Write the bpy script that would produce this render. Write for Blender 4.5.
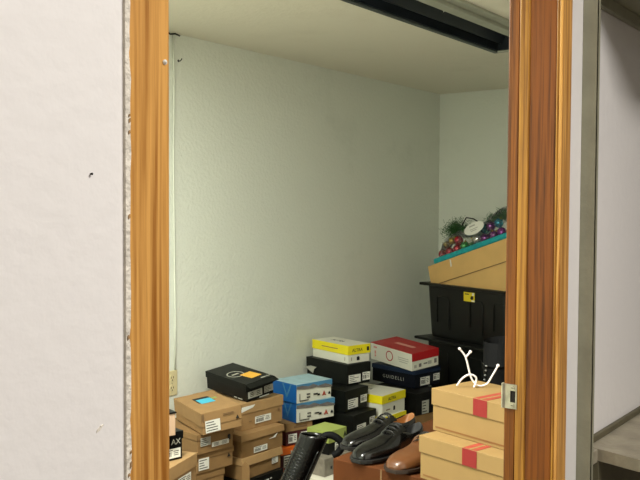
import bpy, bmesh, math, random
from mathutils import Vector, Matrix, Euler
random.seed(7)
for o in list(bpy.data.objects):
    bpy.data.objects.remove(o, do_unlink=True)
SC = bpy.context.scene
COL = SC.collection
R = math.radians
PI = math.pi

# ------------------------------------------------------------------ camera
cam = bpy.data.cameras.new('camera')
cam.sensor_fit = 'HORIZONTAL'
cam.sensor_width = 36.0
cam.lens = 844.0 * 36.0 / 640.0
cam.clip_start = 0.02
camo = bpy.data.objects.new('camera', cam)
COL.objects.link(camo)
_r = Vector((0.6013, -0.7990, 0.0050)).normalized()
_f = Vector((0.79848, 0.60091, -0.03657)).normalized()
_r = (_r - _f * _r.dot(_f)).normalized()
_u = _r.cross(_f).normalized()
camo.matrix_world = Matrix(((_r.x, _u.x, -_f.x, 0.0), (_r.y, _u.y, -_f.y, 0.0), (_r.z, _u.z, -_f.z, 1.5), (0, 0, 0, 1)))
SC.camera = camo

# ------------------------------------------------------------------ world, light, exposure
W = bpy.data.worlds.new('world')
SC.world = W
W.use_nodes = True
W.node_tree.nodes['Background'].inputs[0].default_value = (0.9, 0.95, 1.0, 1)
W.node_tree.nodes['Background'].inputs[1].default_value = 0.05


def area(name, loc, rot, sx, sy, power, col):
    l = bpy.data.lights.new(name, 'AREA')
    l.shape = 'RECTANGLE'
    l.size = sx
    l.size_y = sy
    l.energy = power
    l.color = col
    o = bpy.data.objects.new(name, l)
    o.location = loc
    o.rotation_euler = rot
    COL.objects.link(o)
    return o


area('hall_light_near', (0.75, -0.6, 2.47), (0, 0, 0), 0.7, 0.35, 40, (1.0, 0.965, 0.93))
area('hall_light_far', (-0.5, -2.4, 2.47), (0, 0, 0), 1.5, 0.9, 24, (1.0, 0.97, 0.97))
# added ceiling lamp, unseen above the frame, brightens the closet back wall
area('added_closet_light', (1.25, 1.65, 2.30), (0, 0, 0), 1.0, 0.25, 116, (0.99, 1.0, 0.90))
SC.view_settings.view_transform = 'Standard'
SC.view_settings.look = 'None'
SC.view_settings.exposure = 0.0
SC.view_settings.gamma = 1.0
SC.view_settings.use_curve_mapping = False


# ------------------------------------------------------------------ materials
def srgb(r, g, b):
    def f(c):
        c /= 255.0
        return c / 12.92 if c <= 0.04045 else ((c + 0.055) / 1.055) ** 2.4
    return (f(r), f(g), f(b), 1.0)


def mat(name, rgb, rough=0.6, metal=0.0, var=0.08, scale=6.0, bump=0.0, bscale=60.0, coat=0.0, trans=0.0, spec=0.5):
    m = bpy.data.materials.new(name)
    m.use_nodes = True
    nt = m.node_tree
    p = nt.nodes['Principled BSDF']
    p.inputs['Roughness'].default_value = rough
    p.inputs['Metallic'].default_value = metal
    p.inputs['Coat Weight'].default_value = coat
    p.inputs['Transmission Weight'].default_value = trans
    p.inputs['Specular IOR Level'].default_value = spec
    c = srgb(*rgb)
    tc = nt.nodes.new('ShaderNodeTexCoord')
    n = nt.nodes.new('ShaderNodeTexNoise')
    n.inputs['Scale'].default_value = scale
    n.inputs['Detail'].default_value = 5
    nt.links.new(tc.outputs['Object'], n.inputs['Vector'])
    cr = nt.nodes.new('ShaderNodeValToRGB')
    cr.color_ramp.elements[0].position = 0.3
    cr.color_ramp.elements[1].position = 0.7
    cr.color_ramp.elements[0].color = tuple(x * (1 - var) for x in c[:3]) + (1,)
    cr.color_ramp.elements[1].color = tuple(min(1, x * (1 + var)) for x in c[:3]) + (1,)
    nt.links.new(n.outputs['Fac'], cr.inputs['Fac'])
    nt.links.new(cr.outputs['Color'], p.inputs['Base Color'])
    if bump:
        n2 = nt.nodes.new('ShaderNodeTexNoise')
        n2.inputs['Scale'].default_value = bscale
        n2.inputs['Detail'].default_value = 4
        nt.links.new(tc.outputs['Object'], n2.inputs['Vector'])
        b = nt.nodes.new('ShaderNodeBump')
        b.inputs['Strength'].default_value = bump
        b.inputs['Distance'].default_value = 0.01
        nt.links.new(n2.outputs['Fac'], b.inputs['Height'])
        nt.links.new(b.outputs['Normal'], p.inputs['Normal'])
    return m


def wood(name, c1, c2, rough=0.5, rings=16.0, off=0.0, coat=0.08, axis='Y', spec=0.25):
    """board with uneven long grain lines running up z and fine pores"""
    m = bpy.data.materials.new(name)
    m.use_nodes = True
    nt = m.node_tree
    p = nt.nodes['Principled BSDF']
    p.inputs['Roughness'].default_value = rough
    p.inputs['Specular IOR Level'].default_value = spec
    p.inputs['Coat Weight'].default_value = coat
    p.inputs['Coat Roughness'].default_value = 0.3
    tc = nt.nodes.new('ShaderNodeTexCoord')

    def noise(sx, sz, scale, detail, dist):
        mp = nt.nodes.new('ShaderNodeMapping')
        mp.inputs['Scale'].default_value = (sx, sx, sz)
        mp.inputs['Location'].default_value = (off, off * 0.7, off)
        nt.links.new(tc.outputs['Object'], mp.inputs['Vector'])
        n = nt.nodes.new('ShaderNodeTexNoise')
        n.inputs['Scale'].default_value = scale
        n.inputs['Detail'].default_value = detail
        n.inputs['Distortion'].default_value = dist
        nt.links.new(mp.outputs['Vector'], n.inputs['Vector'])
        return n
    a = noise(1.0, 0.022, rings * 4.5, 2.0, 0.6)
    f = noise(1.0, 0.03, 420, 3.0, 0.0)
    g = noise(1.0, 0.25, 9, 3.0, 0.0)
    m1 = nt.nodes.new('ShaderNodeMath')
    m1.operation = 'MULTIPLY_ADD'
    m1.inputs[1].default_value = 0.35
    nt.links.new(f.outputs['Fac'], m1.inputs[0])
    nt.links.new(a.outputs['Fac'], m1.inputs[2])
    m2 = nt.nodes.new('ShaderNodeMath')
    m2.operation = 'MULTIPLY_ADD'
    m2.inputs[1].default_value = 0.35
    nt.links.new(g.outputs['Fac'], m2.inputs[0])
    nt.links.new(m1.outputs[0], m2.inputs[2])
    cr = nt.nodes.new('ShaderNodeValToRGB')
    cr.color_ramp.elements[0].position = 0.62
    cr.color_ramp.elements[1].position = 0.98
    cr.color_ramp.elements[0].color = srgb(*c2)
    cr.color_ramp.elements[1].color = srgb(*c1)
    nt.links.new(m2.outputs[0], cr.inputs['Fac'])
    nt.links.new(cr.outputs['Color'], p.inputs['Base Color'])
    b = nt.nodes.new('ShaderNodeBump')
    b.inputs['Strength'].default_value = 0.1
    b.inputs['Distance'].default_value = 0.003
    nt.links.new(f.outputs['Fac'], b.inputs['Height'])
    nt.links.new(b.outputs['Normal'], p.inputs['Normal'])
    return m


def wall_mat(name, rgb, stain, bump, bscale, amount=0.35, sscale=2.2):
    """painted plaster with roller / orange-peel texture and a few smudges"""
    m = bpy.data.materials.new(name)
    m.use_nodes = True
    nt = m.node_tree
    p = nt.nodes['Principled BSDF']
    p.inputs['Roughness'].default_value = 0.55
    p.inputs['Specular IOR Level'].default_value = 0.35
    tc = nt.nodes.new('ShaderNodeTexCoord')
    n = nt.nodes.new('ShaderNodeTexNoise')
    n.inputs['Scale'].default_value = sscale
    n.inputs['Detail'].default_value = 8
    n.inputs['Roughness'].default_value = 0.65
    nt.links.new(tc.outputs['Object'], n.inputs['Vector'])
    cr = nt.nodes.new('ShaderNodeValToRGB')
    cr.color_ramp.elements[0].position = 0.56
    cr.color_ramp.elements[1].position = 0.8
    cr.color_ramp.elements[0].color = (0, 0, 0, 1)
    cr.color_ramp.elements[1].color = (amount, amount, amount, 1)
    nt.links.new(n.outputs['Fac'], cr.inputs['Fac'])
    mx = nt.nodes.new('ShaderNodeMix')
    mx.data_type = 'RGBA'
    mx.inputs['A'].default_value = srgb(*rgb)
    mx.inputs['B'].default_value = srgb(*stain)
    nt.links.new(cr.outputs['Color'], mx.inputs['Factor'])
    nt.links.new(mx.outputs['Result'], p.inputs['Base Color'])
    n2 = nt.nodes.new('ShaderNodeTexNoise')
    n2.inputs['Scale'].default_value = bscale
    n2.inputs['Detail'].default_value = 3
    nt.links.new(tc.outputs['Object'], n2.inputs['Vector'])
    b = nt.nodes.new('ShaderNodeBump')
    b.inputs['Strength'].default_value = bump
    b.inputs['Distance'].default_value = 0.01
    nt.links.new(n2.outputs['Fac'], b.inputs['Height'])
    nt.links.new(b.outputs['Normal'], p.inputs['Normal'])
    return m


M = {}
M['hall'] = wall_mat('white_hall_paint', (228, 224, 219), (176, 171, 166), 0.10, 55, 0.22)
M['closet'] = wall_mat('closet_paint', (226, 230, 218), (150, 158, 140), 0.35, 70, 0.18)
M['ceiling'] = wall_mat('closet_ceiling_paint', (236, 231, 212), (200, 192, 168), 0.25, 45, 0.35, 1.2)
M['floor'] = mat('grey_vinyl_floor', (120, 112, 100), 0.5, var=0.2)
M['plaster'] = mat('bare_plaster', (220, 212, 196), 0.9, var=0.14, scale=90, bump=0.6, bscale=120)
M['plaster_dark'] = mat('old_paint_crust', (150, 120, 82), 0.9, var=0.4, scale=120)
M['pine'] = wood('varnished_pine', (212, 158, 84), (146, 92, 34), 0.38, 30, 0.3, axis='X')
M['fir'] = wood('red_brown_fir', (132, 76, 17), (78, 40, 6), 0.5, 34, 1.7)
M['fir_dark'] = wood('stop_fir', (124, 68, 15), (72, 36, 5), 0.5, 30, 2.9)
M['fir_light'] = wood('pale_fir_edge', (170, 120, 46), (116, 72, 22), 0.4, 40, 4.1)  # paler fir for the narrow strips of the right jamb
M['steel'] = mat('strike_steel', (176, 170, 150), 0.42, 0.75, 0.2, 60)
M['hole'] = mat('dark_hole', (26, 20, 14), 0.9)
M['greymetal'] = mat('olive_grey_enamel', (140, 138, 116), 0.45, 0.0, 0.14, 14, 0.12, 90)
M['shelfpaint'] = mat('worn_shelf_paint', (150, 142, 122), 0.6, 0.0, 0.22, 16, 0.2, 90)
M['shelfdark'] = mat('dark_shelf_paint', (92, 86, 64), 0.6, var=0.2, scale=20)  # darker tone for the lower ledge and the sheet below it
M['darkmetal'] = mat('dark_fixture_metal', (40, 46, 52), 0.35, 0.3, 0.25, 5)  # dark bluish grey for the inside of the recess
M['framemetal'] = mat('fixture_frame_metal', (170, 172, 156), 0.4, 0.2, 0.12, 10)
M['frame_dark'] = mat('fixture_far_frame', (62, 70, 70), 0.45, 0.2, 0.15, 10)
M['white'] = mat('white_label_paper', (228, 228, 218), 0.6, var=0.04)
M['grey_label'] = mat('grey_label_paper', (172, 172, 160), 0.6, var=0.06)
M['ink'] = mat('black_ink', (24, 24, 24), 0.6)
M['kraft'] = mat('brown_kraft_board', (156, 122, 78), 0.75, var=0.07, scale=20)
M['kraft2'] = mat('light_kraft_board', (170, 136, 90), 0.75, var=0.07, scale=20)
M['kraft3'] = mat('dull_kraft_board', (138, 106, 64), 0.78, var=0.08, scale=20)
M['carton'] = mat('warm_brown_carton_board', (214, 174, 108), 0.75, var=0.05, scale=10)
M['kraft_in'] = mat('dark_kraft_board', (120, 92, 60), 0.8)  # darker brown for print marks, seams and torn card
M['tan'] = mat('tan_boot_box_board', (140, 112, 66), 0.7, var=0.04, scale=16)
M['redstripe'] = mat('brick_red_print', (128, 22, 20), 0.6, var=0.06)
M['pinkstripe'] = mat('lighter_red_print', (150, 58, 42), 0.6, var=0.06)  # lighter red for the stripes on the lid top
M['tanline'] = mat('brown_print_line', (120, 80, 38), 0.65)
M['black'] = mat('black_box_board', (12, 13, 12), 0.45, var=0.15, scale=14, spec=0.25)
M['blackg'] = mat('charcoal_green_board', (14, 17, 14), 0.5, var=0.12, scale=14, spec=0.25)
M['navy'] = mat('navy_box_board', (12, 15, 25), 0.45, var=0.15, spec=0.25)
M['navylid'] = mat('navy_blue_lid', (24, 40, 66), 0.4, var=0.12)
M['yellow'] = mat('bright_yellow_print', (236, 220, 24), 0.45, var=0.04)
M['offwhite'] = mat('off_white_board', (222, 222, 206), 0.5, var=0.04)
M['red'] = mat('crimson_lid_board', (172, 22, 28), 0.4, var=0.05)
M['salmon'] = mat('pale_red_print', (216, 150, 136), 0.5)
M['blue'] = mat('royal_blue_board', (22, 96, 168), 0.4, var=0.06)
M['skyblue'] = mat('pale_sky_board', (160, 194, 206), 0.45, var=0.12, scale=20)
M['midblue'] = mat('lake_blue_print', (70, 130, 170), 0.45, var=0.1)
M['mount'] = mat('grey_mountain_print', (112, 108, 106), 0.5, var=0.15, scale=40)
M['orange'] = mat('orange_lid_board', (226, 104, 24), 0.5, var=0.06)
M['rust'] = mat('rust_red_print', (170, 60, 36), 0.5)
M['maroon'] = mat('maroon_box_board', (74, 22, 26), 0.5, var=0.1)
M['green'] = mat('moss_green_lid_board', (150, 164, 84), 0.5, var=0.06)
M['greybox'] = mat('mottled_grey_board', (124, 118, 106), 0.6, var=0.2, scale=40)
M['cream'] = mat('cream_white_board', (214, 210, 194), 0.6, var=0.05)
M['brownbox'] = mat('red_brown_box_board', (80, 42, 13), 0.8, var=0.12, spec=0.2, scale=9)
M['pinktan'] = mat('pinkish_tan_board', (186, 156, 128), 0.7)
M['turq'] = mat('turquoise_sticky_note', (70, 184, 214), 0.6, var=0.03)
M['amber'] = mat('amber_sticky_note', (238, 180, 66), 0.6, var=0.03)
M['tote'] = mat('black_tote_plastic', (13, 15, 12), 0.42, var=0.2, scale=5, bump=0.12, bscale=200)
M['yel_sticker'] = mat('yellow_sticker', (226, 204, 34), 0.5)
M['leather'] = mat('polished_black_leather', (8, 8, 9), 0.18, var=0.2, coat=0.15, bump=0.03, bscale=160, spec=0.45)
M['leather_dull'] = mat('soft_black_leather', (8, 8, 9), 0.7, var=0.2, bump=0.15, bscale=120, spec=0.15)
M['sole'] = mat('black_rubber_sole', (20, 19, 18), 0.6)
M['brown_leather'] = mat('brown_leather', (90, 54, 28), 0.3, var=0.2, scale=12, coat=0.15)
M['brown_sole'] = mat('dark_brown_sole', (44, 30, 22), 0.55)
M['lining'] = mat('tan_leather_lining', (126, 78, 30), 0.5, var=0.12)
M['darklining'] = mat('black_lining', (14, 14, 15), 0.7)
M['lace'] = mat('black_waxed_lace', (10, 10, 11), 0.5)
M['eyelet'] = mat('nickel_eyelet', (160, 160, 160), 0.3, 0.9)
M['rubber'] = mat('glossy_black_rubber', (7, 8, 8), 0.25, var=0.2, spec=0.4)
M['plastic_white'] = mat('white_plastic', (236, 228, 226), 0.35, var=0.03)
M['beige'] = mat('almond_plate_plastic', (216, 204, 160), 0.4, var=0.03)
M['cord'] = mat('white_painted_cord', (214, 218, 204), 0.5)
M['nail'] = mat('dark_iron_nail', (40, 36, 32), 0.5, 0.6)
M['foil'] = mat('teal_foil', (40, 176, 184), 0.22, 0.35, 0.2, 30, 0.5, 40)
M['b_red'] = mat('red_bauble_gloss', (170, 22, 48), 0.15, 0.5, coat=0.6)
M['b_green'] = mat('green_bauble_gloss', (38, 140, 50), 0.15, 0.5, coat=0.6)
M['b_purple'] = mat('purple_bauble_gloss', (104, 34, 110), 0.15, 0.5, coat=0.6)
M['b_silver'] = mat('silver_bauble_gloss', (200, 200, 192), 0.12, 0.8)
M['b_gold'] = mat('gold_bauble_gloss', (196, 168, 60), 0.15, 0.7)
M['b_teal'] = mat('teal_bauble_gloss', (28, 118, 138), 0.15, 0.5)
M['tinsel'] = mat('green_tinsel', (44, 92, 40), 0.4, 0.1, 0.4, 80)


def film_mat():
    m = bpy.data.materials.new('clear_film')
    m.use_nodes = True
    nt = m.node_tree
    out = nt.nodes['Material Output']
    p = nt.nodes['Principled BSDF']
    p.inputs['Base Color'].default_value = (0.9, 0.92, 0.9, 1)
    p.inputs['Roughness'].default_value = 0.22
    t = nt.nodes.new('ShaderNodeBsdfTransparent')
    mx = nt.nodes.new('ShaderNodeMixShader')
    fr = nt.nodes.new('ShaderNodeFresnel')
    fr.inputs['IOR'].default_value = 1.35
    ad = nt.nodes.new('ShaderNodeMath')
    ad.operation = 'ADD'
    ad.inputs[1].default_value = 0.015
    nt.links.new(fr.outputs[0], ad.inputs[0])
    nt.links.new(ad.outputs[0], mx.inputs[0])
    nt.links.new(t.outputs[0], mx.inputs[1])
    nt.links.new(p.outputs[0], mx.inputs[2])
    nt.links.new(mx.outputs[0], out.inputs['Surface'])
    n = nt.nodes.new('ShaderNodeTexNoise')
    n.inputs['Scale'].default_value = 35
    b = nt.nodes.new('ShaderNodeBump')
    b.inputs['Strength'].default_value = 0.7
    b.inputs['Distance'].default_value = 0.02
    nt.links.new(n.outputs['Fac'], b.inputs['Height'])
    nt.links.new(b.outputs['Normal'], p.inputs['Normal'])
    return m


M['film'] = film_mat()


# ------------------------------------------------------------------ mesh helpers
class MB:
    """gathers shapes into one mesh with several materials"""

    def __init__(self):
        self.bm = bmesh.new()
        self.mats = []

    def mi(self, m):
        if m not in self.mats:
            self.mats.append(m)
        return self.mats.index(m)

    def box(self, x0, x1, y0, y1, z0, z1, m, bev=0.0, seg=2, mx=None):
        b2 = bmesh.new()
        bmesh.ops.create_cube(b2, size=1.0)
        for v in b2.verts:
            v.co = Vector(((x0 + x1) / 2 + v.co.x * (x1 - x0), (y0 + y1) / 2 + v.co.y * (y1 - y0), (z0 + z1) / 2 + v.co.z * (z1 - z0)))
        if bev:
            bmesh.ops.bevel(b2, geom=list(b2.edges), offset=bev, segments=seg, affect='EDGES', profile=0.5)
        self.merge(b2, m, mx)

    def merge(self, b2, m, mx=None, smooth=False):
        if mx is not None:
            bmesh.ops.transform(b2, matrix=mx, verts=list(b2.verts))
        k = self.mi(m)
        vm = {v: self.bm.verts.new(v.co) for v in b2.verts}
        for f in b2.faces:
            try:
                nf = self.bm.faces.new([vm[v] for v in f.verts])
                nf.material_index = k
                nf.smooth = smooth
            except ValueError:
                pass
        b2.free()

    def prism(self, pts, axis, a0, a1, m, mx=None):
        """pts: polygon in the two other axes, extruded along axis from a0 to a1"""
        b2 = bmesh.new()

        def P(u, v, a):
            return {'x': (a, u, v), 'y': (u, a, v), 'z': (u, v, a)}[axis]
        A = [b2.verts.new(P(u, v, a0)) for u, v in pts]
        B = [b2.verts.new(P(u, v, a1)) for u, v in pts]
        n = len(pts)
        b2.faces.new(A)
        b2.faces.new(B[::-1])
        for i in range(n):
            b2.faces.new((A[i], B[i], B[(i + 1) % n], A[(i + 1) % n]))
        bmesh.ops.recalc_face_normals(b2, faces=list(b2.faces))
        self.merge(b2, m, mx)

    def loft(self, rings, m, caps=(True, True), closed=True, smooth=True, mx=None):
        b2 = bmesh.new()
        V = [[b2.verts.new(p) for p in r] for r in rings]
        n = len(rings[0])
        for i in range(len(V) - 1):
            for j in range(n if closed else n - 1):
                k = (j + 1) % n
                try:
                    b2.faces.new((V[i][j], V[i][k], V[i + 1][k], V[i + 1][j]))
                except ValueError:
                    pass
        if caps[0]:
            b2.faces.new(V[0][::-1])
        if caps[1]:
            b2.faces.new(V[-1])
        bmesh.ops.recalc_face_normals(b2, faces=list(b2.faces))
        self.merge(b2, m, mx, smooth)

    def tube(self, pts, rad, m, n=8, mx=None):
        pts = [Vector(p) for p in pts]
        rings = []
        prev = None
        for i, p in enumerate(pts):
            t = (pts[min(i + 1, len(pts) - 1)] - pts[max(i - 1, 0)]).normalized()
            if prev is None:
                a = t.orthogonal().normalized()
            else:
                a = (prev - t * prev.dot(t)).normalized()
            prev = a
            b = t.cross(a)
            r = rad[i] if isinstance(rad, (list, tuple)) else rad
            rings.append([p + (a * math.cos(q * 2 * PI / n) + b * math.sin(q * 2 * PI / n)) * r for q in range(n)])
        self.loft(rings, m, mx=mx)

    def sphere(self, c, r, m, seg=14, ring=9):
        b2 = bmesh.new()
        bmesh.ops.create_uvsphere(b2, u_segments=seg, v_segments=ring, radius=r)
        self.merge(b2, m, Matrix.Translation(c), True)

    def cyl(self, c, r, h, m, axis='z', n=20, r2=None):
        b2 = bmesh.new()
        bmesh.ops.create_cone(b2, cap_ends=True, segments=n, radius1=r, radius2=r if r2 is None else r2, depth=h)
        rot = {'z': Matrix(), 'x': Matrix.Rotation(PI / 2, 4, 'Y'), 'y': Matrix.Rotation(PI / 2, 4, 'X')}[axis]
        self.merge(b2, m, Matrix.Translation(c) @ rot, False)

    def build(self, name, parent=None, loc=None, rot=None):
        me = bpy.data.meshes.new(name)
        self.bm.to_mesh(me)
        self.bm.free()
        for m in self.mats:
            me.materials.append(m)
        o = bpy.data.objects.new(name, me)
        if parent:
            o.parent = parent
        if loc is not None:
            o.location = loc
        if rot is not None:
            o.rotation_euler = rot
        COL.objects.link(o)
        return o


def smooth_curve(pts, k=6):
    """Catmull-Rom through the points"""
    P = [Vector(p) for p in pts]
    out = []
    for i in range(len(P) - 1):
        p0, p1, p2, p3 = P[max(i - 1, 0)], P[i], P[i + 1], P[min(i + 2, len(P) - 1)]
        for j in range(k):
            t = j / k
            out.append(0.5 * ((2 * p1) + (p2 - p0) * t + (2 * p0 - 5 * p1 + 4 * p2 - p3) * t * t + (3 * p1 - p0 - 3 * p2 + p3) * t ** 3))
    out.append(P[-1])
    return out


def thing(name, label, cat, loc=(0, 0, 0), rot=(0, 0, 0), group=None):
    o = bpy.data.objects.new(name, None)
    o.empty_display_size = 0.05
    o.location = loc
    o.rotation_euler = rot
    COL.objects.link(o)
    return tag(o, label, cat, group)


def tag(o, label, cat, group=None):
    o['label'] = label
    o['category'] = cat
    if group:
        o['group'] = group
    return o


def struct(o, label, cat):
    o['kind'] = 'structure'
    o['label'] = label
    o['category'] = cat
    return o


# ------------------------------------------------------------------ setting
YF, YI, YB = 0.55, 0.66, 2.95       # hall face, closet face of the front wall, closet back wall
XL, XR = 0.30, 5.33                 # closet side walls
XJ0, XJ1 = 0.5112, 1.417             # door opening
ZC = 2.32
b = MB()
b.box(-2.6, 5.4, -4.0, 3.05, -0.1, 0.0, M['floor'])
struct(b.build('floor'), 'floor under the closet and hall', 'floor')
b = MB()
b.box(XL - .1, XR + .1, YB, YB + .1, 0, ZC + .2, M['closet'])
struct(b.build('wall_back'), 'pale green grey closet wall behind the stacked boxes', 'wall')
b = MB()
b.box(XR, XR + .1, YI, YB, 0, ZC + .2, M['closet'])
struct(b.build('wall_right'), 'pale closet end wall behind the black tote', 'wall')
b = MB()
b.box(XL - .1, XL, YI, YB, 0, ZC + .2, M['closet'])
struct(b.build('wall_left'), 'closet end wall left of the door', 'wall')
# front wall: left of the opening, right of it, over it
b = MB()
b.box(-2.6, 0.4625, YF, YI, 0, 2.6, M['hall'], 0.002)
struct(b.build('wall_front_left'), 'white painted hall wall left of the door frame', 'wall')
b = MB()
b.box(1.4615, 5.4, YF, YI, 0, 2.6, M['hall'], 0.004)
struct(b.build('wall_front_right'), 'white painted hall wall right of the door frame', 'wall')
b = MB()
b.box(0.4600, 1.4615, YF, YI, 2.09, 2.6, M['hall'])
struct(b.build('wall_front_top'), 'white painted wall over the door opening', 'wall')
# hall behind the camera
b = MB()
b.box(-2.6, 5.4, -4.1, -4.0, 0, 2.5, M['hall'])
struct(b.build('wall_hall_back'), 'hall wall opposite the closet', 'wall')
b = MB()
b.box(-2.7, -2.6, -4.1, YI, 0, 2.5, M['hall'])
struct(b.build('wall_hall_left'), 'hall end wall', 'wall')
b = MB()
b.box(5.4, 5.5, -4.1, YI, 0, 2.5, M['hall'])
struct(b.build('wall_hall_right'), 'hall far end wall', 'wall')
b = MB()
b.box(-2.6, 5.4, -4.0, YF, 2.5, 2.6, M['hall'])
struct(b.build('ceiling_hall'), 'white hall ceiling', 'ceiling')
# closet ceiling with the long slot of the light fixture left open
FX0, FX1, FY0, FY1 = 0.36, 4.045, 1.655, 1.910
b = MB()
b.box(XL, XR, YI, FY0, ZC, ZC + .06, M['ceiling'])
b.box(XL, XR, FY1, YB, ZC, ZC + .06, M['ceiling'])
b.box(XL, FX0, FY0, FY1, ZC, ZC + .06, M['ceiling'])
b.box(FX1, XR, FY0, FY1, ZC, ZC + .06, M['ceiling'])
struct(b.build('ceiling'), 'off white closet ceiling round the recessed fixture', 'ceiling')

# recessed ceiling fixture, dark and unlit
t = thing('ceiling_fixture', 'long dark recessed ceiling light fixture with grey metal frame', 'light fixture', (FX0, FY0, ZC))
w, d = FX1 - FX0, FY1 - FY0
b = MB()
b.box(0, w, 0, d, .14, .15, M['darkmetal'])
b.box(0, w, 0, .006, 0, .14, M['darkmetal'])
b.box(0, w, d - .006, d, 0, .14, M['darkmetal'])
b.box(0, .006, 0, d, 0, .14, M['darkmetal'])
b.box(w - .006, w, 0, d, 0, .14, M['darkmetal'])
b.prism([(d - .08, .14), (d - .03, .03), (d - .024, .03), (d - .07, .14)], 'x', .01, w - .01, M['darkmetal'])
b.build('housing', t)
b = MB()
b.box(0, w + .02, -.10, -.052, -.012, -.0005, M['framemetal'], .003)
b.box(0, w + .02, -.05, .004, -.026, -.0005, M['framemetal'], .003)
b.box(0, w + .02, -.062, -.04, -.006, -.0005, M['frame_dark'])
b.build('near_frame', t)
b = MB()
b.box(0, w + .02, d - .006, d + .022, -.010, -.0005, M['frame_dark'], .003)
b.box(w - .006, w + .02, 0, d, -.010, -.0005, M['framemetal'], .003)
b.build('far_frame', t)
b = MB()
b.prism([(2.660, -.030), (2.700, -.008), (2.662, .020)], 'y', .0045, .006, M['white'])  # small white triangle at the inner edge of the near frame
b.build('white_triangle', t)

# door frame: left jamb edge, right jamb with stop, head
b = MB()
b.box(.4642, XJ0, YF - .0015, YI, 0, 2.05, M['pine'], .003)
struct(b.build('door_jamb_left'), 'left side of the varnished pine door frame', 'door frame')
b = MB()
b.box(.4620, 1.4605, YF - .006, YI, 2.05, 2.09, M['pine'], .003)
struct(b.build('door_jamb_top'), 'head of the varnished pine door frame', 'door frame')
b = MB()
b.box(XJ1, 1.4600, YF - .004, .5525, 0, 2.05, M['pine'], .0015)
b.box(XJ1 - .0005, 1.4600, .5525, .5575, 0, 2.05, M['fir_light'], .002)
b.box(XJ1, 1.4600, .5570, .6060, 0, 2.05, M['fir_dark'], .002)
b.box(XJ1 - .0015, 1.4600, .6055, .6250, 0, 2.05, M['fir_light'], .002)
b.box(XJ1, 1.4600,   .6245, .6470, 0, 2.05, M['fir'], .003)
jr = struct(b.build('door_jamb_right'), 'right side of the wooden door frame with strike plate', 'door frame')
t = thing('strike_plate', 'worn metal strike plate on right door jamb', 'strike plate', (XJ1 - .0002, .6310, 1.1640))
b = MB()
# plate with a rectangular latch hole, lip curling round the closet edge of the jamb
for (y0, y1, z0, z1) in ((-.010, -.0075, -.022, .022), (.0025, .012, -.022, .022), (-.0075, .0025, .0105, .022), (-.0075, .0025, -.022, -.0105)):
    b.box(-.0025, 0, y0, y1, z0, z1, M['steel'])
pl = [(.012, -.0025), (.0165, -.0045), (.0195, -.003), (.0205, .003), (.0205, .008), (.0185, .008), (.0185, .003), (.0165, .0), (.012, 0)]
b.prism([(y, x) for x, y in pl], 'z', -.022, .022, M['steel'])
b.box(-.0012, -.0002, -.0076, .0026, -.0106, .0106, M['hole'])
b.build('plate', t)
for s in (-1, 1):
    b = MB()
    b.cyl((-.0028, -.002, s * .0160), .0036, .002, M['steel'], 'x', 16)
    b.box(-.0041, -.0036, -.0045, .0005, s * .0160 - .0005, s * .0160 + .0005, M['hole'])
    b.build('screw', t)
# small putty dot on the pine and a nail in the hall wall
b = MB()
b.cyl((0, 0, 0), .0022, .0012, M['white'], 'y', 12)
b.sphere((0, -.0006, 0), .0016, M['white'])
o = tag(b.build('finishing_nail', loc=(.5045, YF - .0021, 1.626)), 'tiny white nail head near the top of the pine jamb', 'nail')
# ragged paint and plaster where the left wall meets the pine
b = MB()
z = .7
L = []
while z < 2.0:
    L.append((z, random.uniform(.0, .003) + (.002 if random.random() < .25 else 0)))
    z += random.uniform(.004, .02)
pts = [(.4602, L[0][0])] + [(.4636 + q*.6, zz) for zz, q in L] + [(.4602, L[-1][0])]
b.prism(pts, 'y', YF - .0030, YF + .004, M['plaster'])
for zz, q in L:
    if random.random() < .2:
        s = random.uniform(.0010, .0026)
        b.prism([(.4620 + q*.6 - s * .5, zz - s * 1.2), (.4632 + q*.6, zz - s * .3), (.4628 + q*.6, zz + s * 1.5), (.4618 + q*.6 - s * .4, zz + s * .8)], 'y', YF - .0038, YF - .0029, M['plaster_dark'])
struct(b.build('trim_1'), 'ragged strip of broken plaster along the pine jamb', 'plaster edge')
# chips in the hall wall
for i, (x, zz, s, a) in enumerate(((.4350, 1.3215, .0028, -.5), (.339, 1.340, .0018, 0.))):
    b = MB()
    mx = Matrix.Translation((x, YF, zz)) @ Matrix.Rotation(a, 4, 'Y')
    b.prism([(-s * 1.6, -s * .3), (-s * .4, -s * .5), (s * 1.6, s * .1), (s * .6, s * .55), (-s * .9, s * .3)], 'y', -.0007, .002, M['plaster'], mx)
    struct(b.build('trim_%d' % (2 + i)), 'small chipped blister in the white wall paint', 'paint chip')
b = MB()
b.cyl((0, .0014, 0), .0006, .003, M['nail'], 'y', 10)
b.cyl((0, -.0001, 0), .0010, .0006, M['nail'], 'y', 10)
tag(b.build('nail', loc=(.427, YF - .002, 1.527)), 'small dark nail in the white hall wall', 'nail')

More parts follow.
